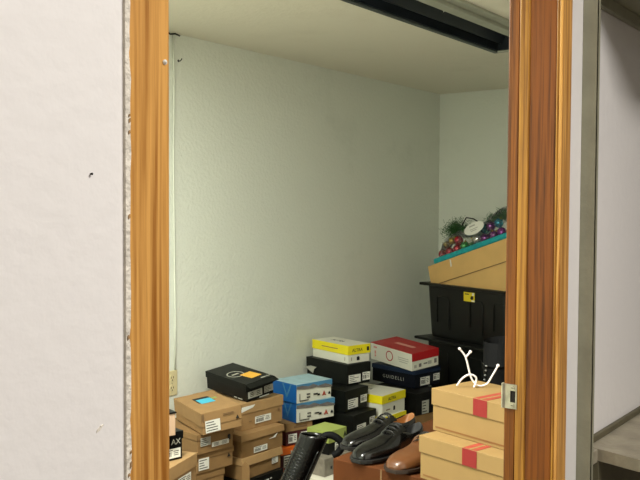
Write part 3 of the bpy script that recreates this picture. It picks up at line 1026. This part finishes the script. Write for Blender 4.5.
# ------------------------------------------------------------------ shoes
def shoe(name, label, loc, yaw, leather, solem, lining, L=.30, wd=.050, tilt=0.0, group=None, lace=True):
    """low laced shoe, toe at x = 0 pointing to -x, heel at x = L"""
    t = thing(name, label, 'shoe', loc, (0, R(tilt), R(yaw)), group)
    # t, half width, centre line, top height
    W_ = [(0, .012), (.03, .026), (.08, .036), (.16, .045), (.28, .050), (.40, .047), (.55, .038), (.70, .034), (.85, .034), (.94, .029), (.985, .018), (1, .010)]
    H_ = [(0, .022), (.03, .034), (.08, .041), (.16, .047), (.30, .053), (.42, .063), (.53, .080), (.62, .080), (.74, .064), (.86, .067), (.94, .074), (1, .074)]
    C_l = [(0, .006), (.2, .004), (.45, -.004), (.7, -.002), (1, 0)]

    def ip(T, x):
        for (a, va), (c, vc) in zip(T, T[1:]):
            if x <= c:
                s = (x - a) / (c - a)
                s = s * s * (3 - 2 * s)
                return va + (vc - va) * s
        return T[-1][1]
    sc = wd / .050
    z0 = .012
    rings, inner = [], []
    ts = [0, .008, .02, .04, .07, .11, .16, .22, .28, .34, .39, .44, .48, .52, .56, .60, .65, .70, .75, .80, .86, .91, .95, .98, 1.0]
    n = 20
    for u in ts:
        hw, hh, c = ip(W_, u) * sc, ip(H_, u), ip(C_l, u)
        x = u * L
        opened = u > .55
        rg = []
        lift = .008 if u < .03 else .0
        for k in range(n + 1):
            q = PI * k / n
            cx, sz = math.cos(q), math.sin(q)
            ex = .75 if u < .45 else .6
            yy = c + hw * (abs(cx) ** ex) * (1 if cx >= 0 else -1)
            zz = z0 + (hh - z0) * (sz ** (.62 if u < .3 else .8))
            rg.append(Vector((x, yy, zz)))
        if opened:
            # pull the crown down inside the shoe: sides stay, middle becomes the hollow
            blend = min(1.0, (u - .55) / .08)
            for k in range(n + 1):
                q = PI * k / n
                if abs(math.cos(q)) < .62:
                    deep = z0 + .012
                    f = (1 - (abs(math.cos(q)) / .62) ** 4)
                    end = 1.0 if u < .93 else max(0.0, (1.0 - u) / .07)
                    rg[k].z = rg[k].z * (1 - f * blend * end) + deep * f * blend * end
        rings.append(rg)
    b = MB()
    b2 = bmesh.new()
    V = [[b2.verts.new(p) for p in r] for r in rings]
    ki, kl = b.mi(leather), b.mi(lining)
    lin = []
    for i in range(len(V) - 1):
        for j in range(n):
            f = b2.faces.new((V[i][j], V[i][j + 1], V[i + 1][j + 1], V[i + 1][j]))
            q = PI * (j + .5) / n
            if ts[i] > .575 and abs(math.cos(q)) < .60:
                lin.append(f)
    b2.faces.new(V[0])
    b2.faces.new(V[-1][::-1])
    for i in range(len(V) - 1):
        b2.faces.new((V[i][0], V[i + 1][0], V[i + 1][n], V[i][n]))
    bmesh.ops.recalc_face_normals(b2, faces=list(b2.faces))
    vm = {v: b.bm.verts.new(v.co) for v in b2.verts}
    ls = set(lin)
    for f in b2.faces:
        nf = b.bm.faces.new([vm[v] for v in f.verts])
        nf.smooth = True
        nf.material_index = kl if f in ls else ki
    b2.free()
    up = b.build('upper', t)
    md = up.modifiers.new('smooth', 'SUBSURF')
    md.levels = 1
    md.render_levels = 2
    # sole with a welt and a heel block
    b = MB()
    out = []
    K = 26
    for k in range(K + 1):
        u = k / K
        out.append((u, ip(W_, u) * sc + .005, ip(C_l, u)))
    pts = [(u * L * 1.0 - .004 + (.008 * u), c + w_) for u, w_, c in out] + [(u * L - .004 + .008 * u, c - w_) for u, w_, c in out[::-1]]
    b.prism(pts, 'z', .0085, .0155, solem)
    b.prism([(x * .995 + .001, y * .93) for x, y in pts], 'z', .0045, .0086, solem)
    hp = [(x, y) for x, y in pts if x > L * .70]
    b.prism(hp, 'z', 0, .0086, solem)
    b.build('sole', t)
    # facings, laces
    if lace:
        for s in (-1, 1):
            b = MB()
            rows = [(.440, .0675, .012), (.49, .0760, .014), (.54, .0825, .016), (.60, .0830, .0185)]
            ring0 = [Vector((u * L, ip(C_l, u) + s * yy, zz - .001)) for u, zz, yy in rows]
            ring1 = [Vector((u * L, ip(C_l, u) + s * (yy + .018), zz - .014)) for u, zz, yy in rows]
            nrm = Vector((0, s * .6, .8)) * .003
            b.loft([[a, c, c + nrm, a + nrm] for a, c in zip(ring0, ring1)], leather, smooth=False)
            b.build('eyelet_facing', t)
        for k in range(4):
            u = .455 + k * .045
            zz = [.0710, .0785, .0845, .0855][k] + .001
            cy = ip(C_l, u)
            b = MB()
            b.tube([(u * L, cy - .024, zz - .008), (u * L, cy - .012, zz + .001), (u * L, cy, zz + .003), (u * L, cy + .012, zz + .001), (u * L, cy + .024, zz - .008)], .0022, M['lace'])
            b.build('lace', t)
        b = MB()
        b.tube([(.56 * L, -.006, .090), (.53 * L, -.025, .082), (.55 * L, -.034, .070), (.59 * L, -.026, .078), (.58 * L, -.004, .089)], .002, M['lace'])
        b.build('lace_bow', t)
    return t


GS = 'black dress shoes on the red brown carton'
shoe('dress_shoe', 'polished black laced dress shoe nearer the front of the carton', (2.082, 1.419, .7305), -3, M['leather'], M['sole'], M['darklining'], .335, .053, group=GS)
shoe('dress_shoe', 'polished black dress shoe with tan lining, farther back behind its mate', (2.175, 1.527, .7305), -7, M['leather'], M['sole'], M['lining'], .340, .051, group=GS)
shoe('dress_shoe', 'brown leather shoe on dark sole half hidden by the tan boot boxes', (2.066, 1.284, .7305), -2, M['brown_leather'], M['brown_sole'], M['darklining'], .30, .053)


# ------------------------------------------------------------------ boots
def boot(name, label, loc, rot, leather, solem, H=.40, r=.050, slope=(0, 0), group=None):
    """tall boot: heel at the origin, toe to +x, shaft up"""
    t = thing(name, label, 'boot', loc, rot, group)
    n = 24

    def el(cx, z, rx, ry, tilt=0.0):
        return [Vector((cx + rx * math.cos(2 * PI * k / n), ry * math.sin(2 * PI * k / n), z + tilt * math.cos(2 * PI * k / n))) for k in range(n)]
    b = MB()
    # shaft as a hollow tube
    zz = [.075, .10, .14, .20, .27, .34, H - .01, H]
    rx = [r * 1.15, r * 1.0, r * .93, r * .96, r * 1.02, r * 1.04, r * 1.05, r * 1.06]
    outer = [el(r * .95, z, q, q * .92, .006) for z, q in zip(zz, rx)]
    innr = [el(r * .95, z, q - .005, q * .92 - .005, .006) for z, q in zip(zz, rx)]
    for rg in (outer, innr):
        for q in (-1, -2, -3):
            w_ = (1.0, .9, .3)[-q - 1]
            for v in rg[q]:
                v.z -= w_ * (slope[0] * (v.x - r * .95) + slope[1] * v.y)
    b.loft(outer + innr[::-1][:6], leather, caps=(True, True))
    # foot
    fx = [(-.004, .030, .060), (.03, .040, .085), (.08, .042, .088), (.13, .042, .078), (.18, .046, .060), (.22, .046, .052), (.255, .038, .044), (.275, .020, .034)]
    rings = []
    for x, hw, hh in fx:
        rings.append([Vector((x, hw * math.cos(2 * PI * k / n), .014 + (hh - .014) * (.5 + .5 * math.sin(2 * PI * k / n)))) for k in range(n)])
    b.loft(rings, leather)
    b.build('upper', t)
    b = MB()
    ol = [(-.01, .028), (0, .036), (.05, .040), (.11, .038), (.18, .048), (.24, .045), (.275, .026), (.284, .008)]
    pts = [(x, w_) for x, w_ in ol] + [(x, -w_) for x, w_ in ol[::-1]]
    b.prism(pts, 'z', .008, .020, solem)
    b.prism([p for p in pts if p[0] < .08], 'z', 0, .0085, solem)
    b.prism([p for p in pts if p[0] > .12], 'z', 0, .0085, solem)
    b.build('sole', t)
    return t


# glossy black boot leaning in front of the blue stack, standing in an open carton out of sight
axis = Vector((2.363 - 2.318, 1.798 - 1.853, .70 - .537)).normalized()
oc = thing('cardboard_box', 'open brown carton on the floor holding the leaning black boot', 'box', (2.235, 1.98, 0))
b = MB()
b.box(-.20, .20, -.20, .20, .0005, .250, M['kraft3'], .003)
b.build('box_body', oc)
b = MB()
b.box(-.203, .203, -.203,   .203, .225, .2585, M['kraft3'], .003)
b.build('lid', oc)
zax = axis
toe = Vector((-.77, -.63, 0))
xax = (toe - zax * toe.dot(zax)).normalized()
yax = zax.cross(xax)
HB = .46
top = Vector((2.363, 1.798, .700))
o0 = top - zax * HB - xax * .048
rm = Matrix((xax, yax, zax)).transposed().to_euler()
_g = rm.to_matrix().transposed() @ Vector((0, 0, 1))
bt = boot('rubber_boot', 'glossy black boot with ribbed shaft leaning in front of the blue boxes', o0, rm, M['rubber'], M['sole'], HB, .051, (.8 * _g.x / _g.z, .8 * _g.y / _g.z))
b = MB()
for k in range(25):
    zz = .13 + k * .0115
    q0 = PI + .25
    arc = [Vector((.0485 + .0525 * 1.02 * math.cos(a), .0525 * .95 * math.sin(a), zz)) for a in [R(-66 + 11 * s) for s in range(9)]]
    b.tube(arc, .0014, M['rubber'], 6)
b.build('ribbed_panel', bt)
b = MB()
arc = [(.0485 + .0535 * math.cos(R(34)), .050 * math.sin(R(34)), .12), (.0485 + .0550 * math.cos(R(34)), .0515 * math.sin(R(34)), .30), (.0485 + .0555 * math.cos(R(34)), .052 * math.sin(R(34)), HB - .04)]
b.tube(smooth_curve(arc), .0035, M['rubber'], 8)
b.build('side_seam', bt)
b = MB()
inv = Matrix.Translation(o0) @ rm.to_matrix().to_4x4()
inv = inv.inverted()
stp = [(2.366, 1.775, .680), (2.372, 1.762, .698), (2.386, 1.744, .702), (2.400, 1.722, .690), (2.408, 1.709, .668), (2.400, 1.718, .644), (2.388, 1.735, .630)]
cv = [inv @ p for p in smooth_curve([Vector(p) for p in stp])]
b.tube(cv, .0130, M['leather_dull'], 10)
b.build('pull_strap', bt)

# lace-up boot behind the tan boxes
b2_ = boot('lace_boot', 'black lace up boot standing behind the tan boot boxes', (2.530, 1.205, .7305), (0, 0, R(-12)), M['leather_dull'], M['sole'], .268, .055)
for k in range(7):
    for s in (-1, 1):
        pass
for k in range(8):
    zz = .150 + k * .0155
    bb = MB()
    a = R(150 + 3 * k)
    cx, cy = .052 + .060 * math.cos(a), .056 * math.sin(a)
    bb.sphere((cx, cy, zz), .0034, M['eyelet'], 10, 6)
    bb.build('eyelet', b2_)
bb = MB()
bb.tube([(.052 + .061 * math.cos(R(156 + (10 if k % 2 else -10))), .057 * math.sin(R(156 + (10 if k % 2 else -10))), .145 + k * .0075) for k in range(17)], .0016, M['lace'], 6)
bb.build('lace', b2_)


# ------------------------------------------------------------------ totes, carton and ornaments
def tote(label, zb, opened, N=(4.446, 2.010), yaw=-20.0, e1=.47, e2=.785, H=.345, sc=1.0):
    a = R(yaw)
    cx = N[0] + math.cos(a) * e1 / 2 - math.sin(a) * e2 / 2
    cy = N[1] + math.sin(a) * e1 / 2 + math.cos(a) * e2 / 2
    t = thing('storage_tote', label, 'tote', (cx, cy, zb), (0, 0, a), 'stacked black totes')
    x, y = e1 / 2 - .03, e2 / 2 - .04
    b = MB()
    th = .004

    def rr(ix, iy, z):
        r = .03
        o = []
        for (sx, sy, q0) in ((1, 1, 0), (-1, 1, 90), (-1, -1, 180), (1, -1, 270)):
            for k in range(4):
                q = R(q0 + 30 * k)
                o.append(Vector((sx * (ix - r) + r * math.cos(q), sy * (iy - r) + r * math.sin(q), z)))
        return o
    top = H - .016
    rings = [rr(x - .02, y - .02, .001), rr(x - .016, y - .016, .02), rr(x, y, top)]
    rings += [rr(x - th, y - th, top), rr(x - .02 - th, y - .02 - th, .008)]
    b.loft(rings, M['tote'], smooth=False)
    b.build('tub', t)
    # raised arch ribs on the long front (-x) side
    for cy_ in (.20, -.10, -.30):
        b = MB()
        pts = [(-x + .006, cy_ + .055, .10), (-x + .002, cy_ + .055, .24), (-x + .0015, cy_ + .045, .262), (-x + .0015, cy_ - .045, .262), (-x + .002, cy_ - .055, .24), (-x + .006, cy_ - .055, .06)]
        b.tube(pts, .0032, M['tote'], 8)
        b.build('side_rib', t)
    b = MB()
    X, Y = e1 / 2, e2 / 2
    if opened:
        # rolled rim only
        for (x0, x1, y0, y1) in ((-X, -X + .034, -Y, Y), (X - .034, X, -Y, Y), (-X, X, -Y, -Y + .044), (-X, X, Y - .044, Y)):
            b.box(x0, x1, y0, y1, H - .018, H, M['tote'], .004)
        b.build('rim', t)
    else:
        b.box(-X - .03, X, -Y - .01, Y + .01, H - .018, H - .001, M['tote'], .005)
        b.box(-X + .03, X - .05, -Y + .05, Y - .05, H - .003, H - .0004, M['tote'], .001)
        b.build('lid', t)
    return t


tote('black storage tote at the floor, lowest of the three black totes', .0005, False)
tote('lidded black storage tote in the middle of the stacked totes', .3455, False)
tt = tote('open black storage tote with yellow sticker, topmost of the stacked totes', .6905, True)
b = MB()
mx = Matrix.Translation((-.47 / 2 + .0265, -.045, .290)) @ Matrix.Rotation(R(90), 4, 'Z') @ Matrix.Rotation(R(90), 4, 'X') @ Matrix.Rotation(PI, 4, 'Y')
F = Matrix(((0, 0, -1, -.47 / 2 + .0265), (-1, 0, 0, -.045), (0, 1, 0, .285), (0, 0, 0, 1)))
print_poly(b, F, rect(.095, .056), M['yel_sticker'], 0, .001)
print_poly(b, F, rect(.016, .016, .034, .022 - .004), M['white'], .001, .0004)
print_poly(b, F, [(.01, -.01), (.022, -.016), (.036, -.012), (.038, .0), (.03, .008), (.016, .006)], M['ink'], .001, .0004)
print_poly(b, F, rect(.036, .006, -.02, .016), M['ink'], .001, .0004)
print_poly(b, F, rect(.028, .008, .034, -.022), M['white'], .001, .0004)
b.build('sticker', tt)['label'] = 'yellow product sticker'

# carton tilted in the open tote
yaw = R(-20)
er = Matrix.Rotation(yaw, 4, 'Z') @ Matrix.Rotation(R(-16.5), 4, 'X')
e1c, e2c, hc = .34, .77, .31
# upper left front corner sits at this point in the photo
Ptl = Vector((4.765, 2.715, 1.133))
org = Ptl - er.to_3x3() @ Vector((-e1c / 2, e2c / 2, hc))
ct = thing('cardboard_box', 'brown carton tilted in the open black tote under the ornaments', 'box', org, er.to_euler())
b = MB()
b.box(-e1c / 2 + .004, e1c / 2 - .004, -e2c / 2 + .004, e2c / 2 - .004, 0, hc - .004, M['carton'], .003)
b.build('box_body', ct)
b = MB()
b.box(-e1c / 2, e1c / 2, -e2c / 2, e2c / 2, hc - .128, hc, M['carton'], .003)
b.box(-e1c / 2 - .0008, -e1c / 2 + .002, -e2c / 2 + .002, e2c / 2 - .002, hc - .131, hc - .127, M['kraft_in'])
b.build('lid', ct)
b = MB()
b.prism([(-.005, -.025), (.006, -.018), (.008, .02), (-.002, .026)], 'z', 0, .0008, M['white'], Matrix(((0, 0, -1, -e1c / 2 - .0004), (-1, 0, 0, .165), (0, 1, 0, hc - .03), (0, 0, 0, 1))))
b.build('torn_sticker', ct)

# ornaments on the carton, all laid out in the carton's own tilted frame
TM = Matrix.Translation(org) @ er


def onlid(x, y, z):
    return TM @ Vector((x, y + .055, hc + .001 + z))


bag = thing('ornament_bag', 'clear plastic bag of shiny ornaments on the tilted carton', 'bag', onlid(-.02, 0, 0), er.to_euler())
b = MB()
b.box(-.145, .13, -.40, .275, 0, .036, M['foil'], .010)
b.build('foil_tray', bag)['label'] = 'teal foil bottom'
b = MB()
prof = [(.30, .01, .06), (.28, .06, .10), (.20, .16, .13), (.10, .17, .13), (0, .135, .13), (-.10, .15, .13), (-.20, .185, .13), (-.29, .21, .11), (-.37, .18, .06)]
n = 20
rings = []
for yy, hh, hw in prof:
    rings.append([Vector((hw * math.cos(PI * k / n), yy, .012 + hh * math.sin(PI * k / n) ** .8 + random.uniform(-.005, .005))) for k in range(n + 1)])
b.loft(rings, M['film'], caps=(False, False), closed=False)
fo = b.build('plastic_film', bag)
b = MB()
F = Matrix(((0, 0, -1, -.150), (-1, 0, 0, -.150), (0, 1, 0, .124), (0, 0, 0, 1))) @ Matrix.Rotation(R(2), 4, 'Z')
ov = [(.088 * math.cos(2 * PI * k / 30), .035 * math.sin(2 * PI * k / 30)) for k in range(30)]
print_poly(b, F, ov, M['white'], 0, .002)
for (u, v, ww, h2) in ((-.01, .018, .05, .008), (0, -.002, .07, .004), (-.005, -.012, .05, .004)):
    print_poly(b, F, rect(ww, h2, u, v), M['grey_label'], .002, .0005)
b.build('oval_label', bag)['label'] = 'white oval label'


def bauble(m, word, x, y, z, r):
    b = MB()
    b.sphere((0, 0, 0), r, M[m], 18, 12)
    o = b.build('christmas_bauble', None, onlid(x, y, z))
    tag(o, 'shiny %s bauble in the clear bag of ornaments' % word, 'bauble', '%s baubles in the ornament bag' % word)
    b = MB()
    b.cyl((0, 0, r + .002), r * .22, .007, M['b_gold'], 'z', 12)
    b.tube([(.004 * math.cos(q), 0, r + .009 + .005 * math.sin(q)) for q in [k * PI / 5 for k in range(6)]], .001, M['b_gold'], 5)
    b.build('bauble_cap', o)
    o.rotation_euler = (random.uniform(-1.4, 1.4), random.uniform(-1, 1), 0)
    return o


BL = [('b_red', 'red', -.105, .235, .056, .031), ('b_red', 'red', -.11, .165, .054, .030), ('b_red', 'red', -.105, .07, .105, .030), ('b_red', 'red', -.06, .12, .110, .030),
      ('b_gold', 'gold', -.10, .135, .118, .024), ('b_gold', 'gold', -.09, .200, .110, .024), ('b_green', 'green', -.11, .02, .055, .031), ('b_green', 'green', -.05, -.03, .056, .030),
      ('b_silver', 'silver', -.115, -.105, .066, .034), ('b_red', 'red', -.105, .095, .055, .029), ('b_purple', 'purple', -.11, -.165, .056, .031), ('b_purple', 'purple', -.105, -.235, .056, .031),
      ('b_purple', 'purple', -.095, -.215, .118, .030), ('b_teal', 'teal', -.085, -.155, .118, .030), ('b_purple', 'purple', -.10, -.30, .058, .031), ('b_teal', 'teal', -.085, -.275, .122, .029),
      ('b_red', 'red', -.03, .19, .057, .030), ('b_green', 'green', -.02, .05, .057, .030), ('b_purple', 'purple', -.03, -.12, .057, .030)]
for q in BL:
    bauble(*q)
# tinsel: one springy garland bunch at the left, a looser one at the right
for nm, lab, cx, cy, cz, sx, sy, sz, cnt in (('tinsel_garland', 'dark green tinsel bunch at the left end of the ornament bag', -.05, .130, .185, .075, .085, .065, 1300),
                                             ('tinsel_garland', 'dark tinsel bunch behind the oval label at the right of the ornament bag', -.03, -.24, .165, .07, .13, .035, 800)):
    b = MB()
    for k in range(cnt):
        p = Vector((random.gauss(0, .42) * sx, random.gauss(0, .42) * sy, random.gauss(0, .42) * sz))
        dv = Vector((random.uniform(-1, 1), random.uniform(-1, 1), random.uniform(-.5, 1))).normalized()
        e = p + dv * random.uniform(.016, .034)
        s = dv.orthogonal().normalized() * .0013
        s2 = dv.cross(s).normalized() * .0013
        b.loft([[p + s, p + s2, p - s, p - s2], [e + s * .4, e + s2 * .4, e - s * .4, e - s2 * .4]], M['tinsel'], smooth=False)
    core = smooth_curve([(-.3 * sx, -.9 * sy, -.5 * sz), (.3 * sx, -.4 * sy, .3 * sz), (-.2 * sx, .1 * sy, -.1 * sz), (.2 * sx, .5 * sy, .4 * sz), (-.1 * sx, .9 * sy, -.4 * sz)])
    b.tube(core, .004, M['tinsel'], 6)
    o = b.build(nm, None, onlid(cx, cy, cz), er.to_euler())
    tag(o, lab, 'garland', 'tinsel in the ornament bag')
b = MB()
b.tube([onlid(-.1, .02, .19), onlid(-.1, -.03, .225), onlid(-.1, -.09, .20), onlid(-.1, -.13, .165)], .004, M['nail'], 8)
tag(b.build('wire_loop'), 'dark wire loop arching over the oval bag label', 'wire')
for o in bpy.data.objects:
    if 'dims' in o:
        del o['dims']
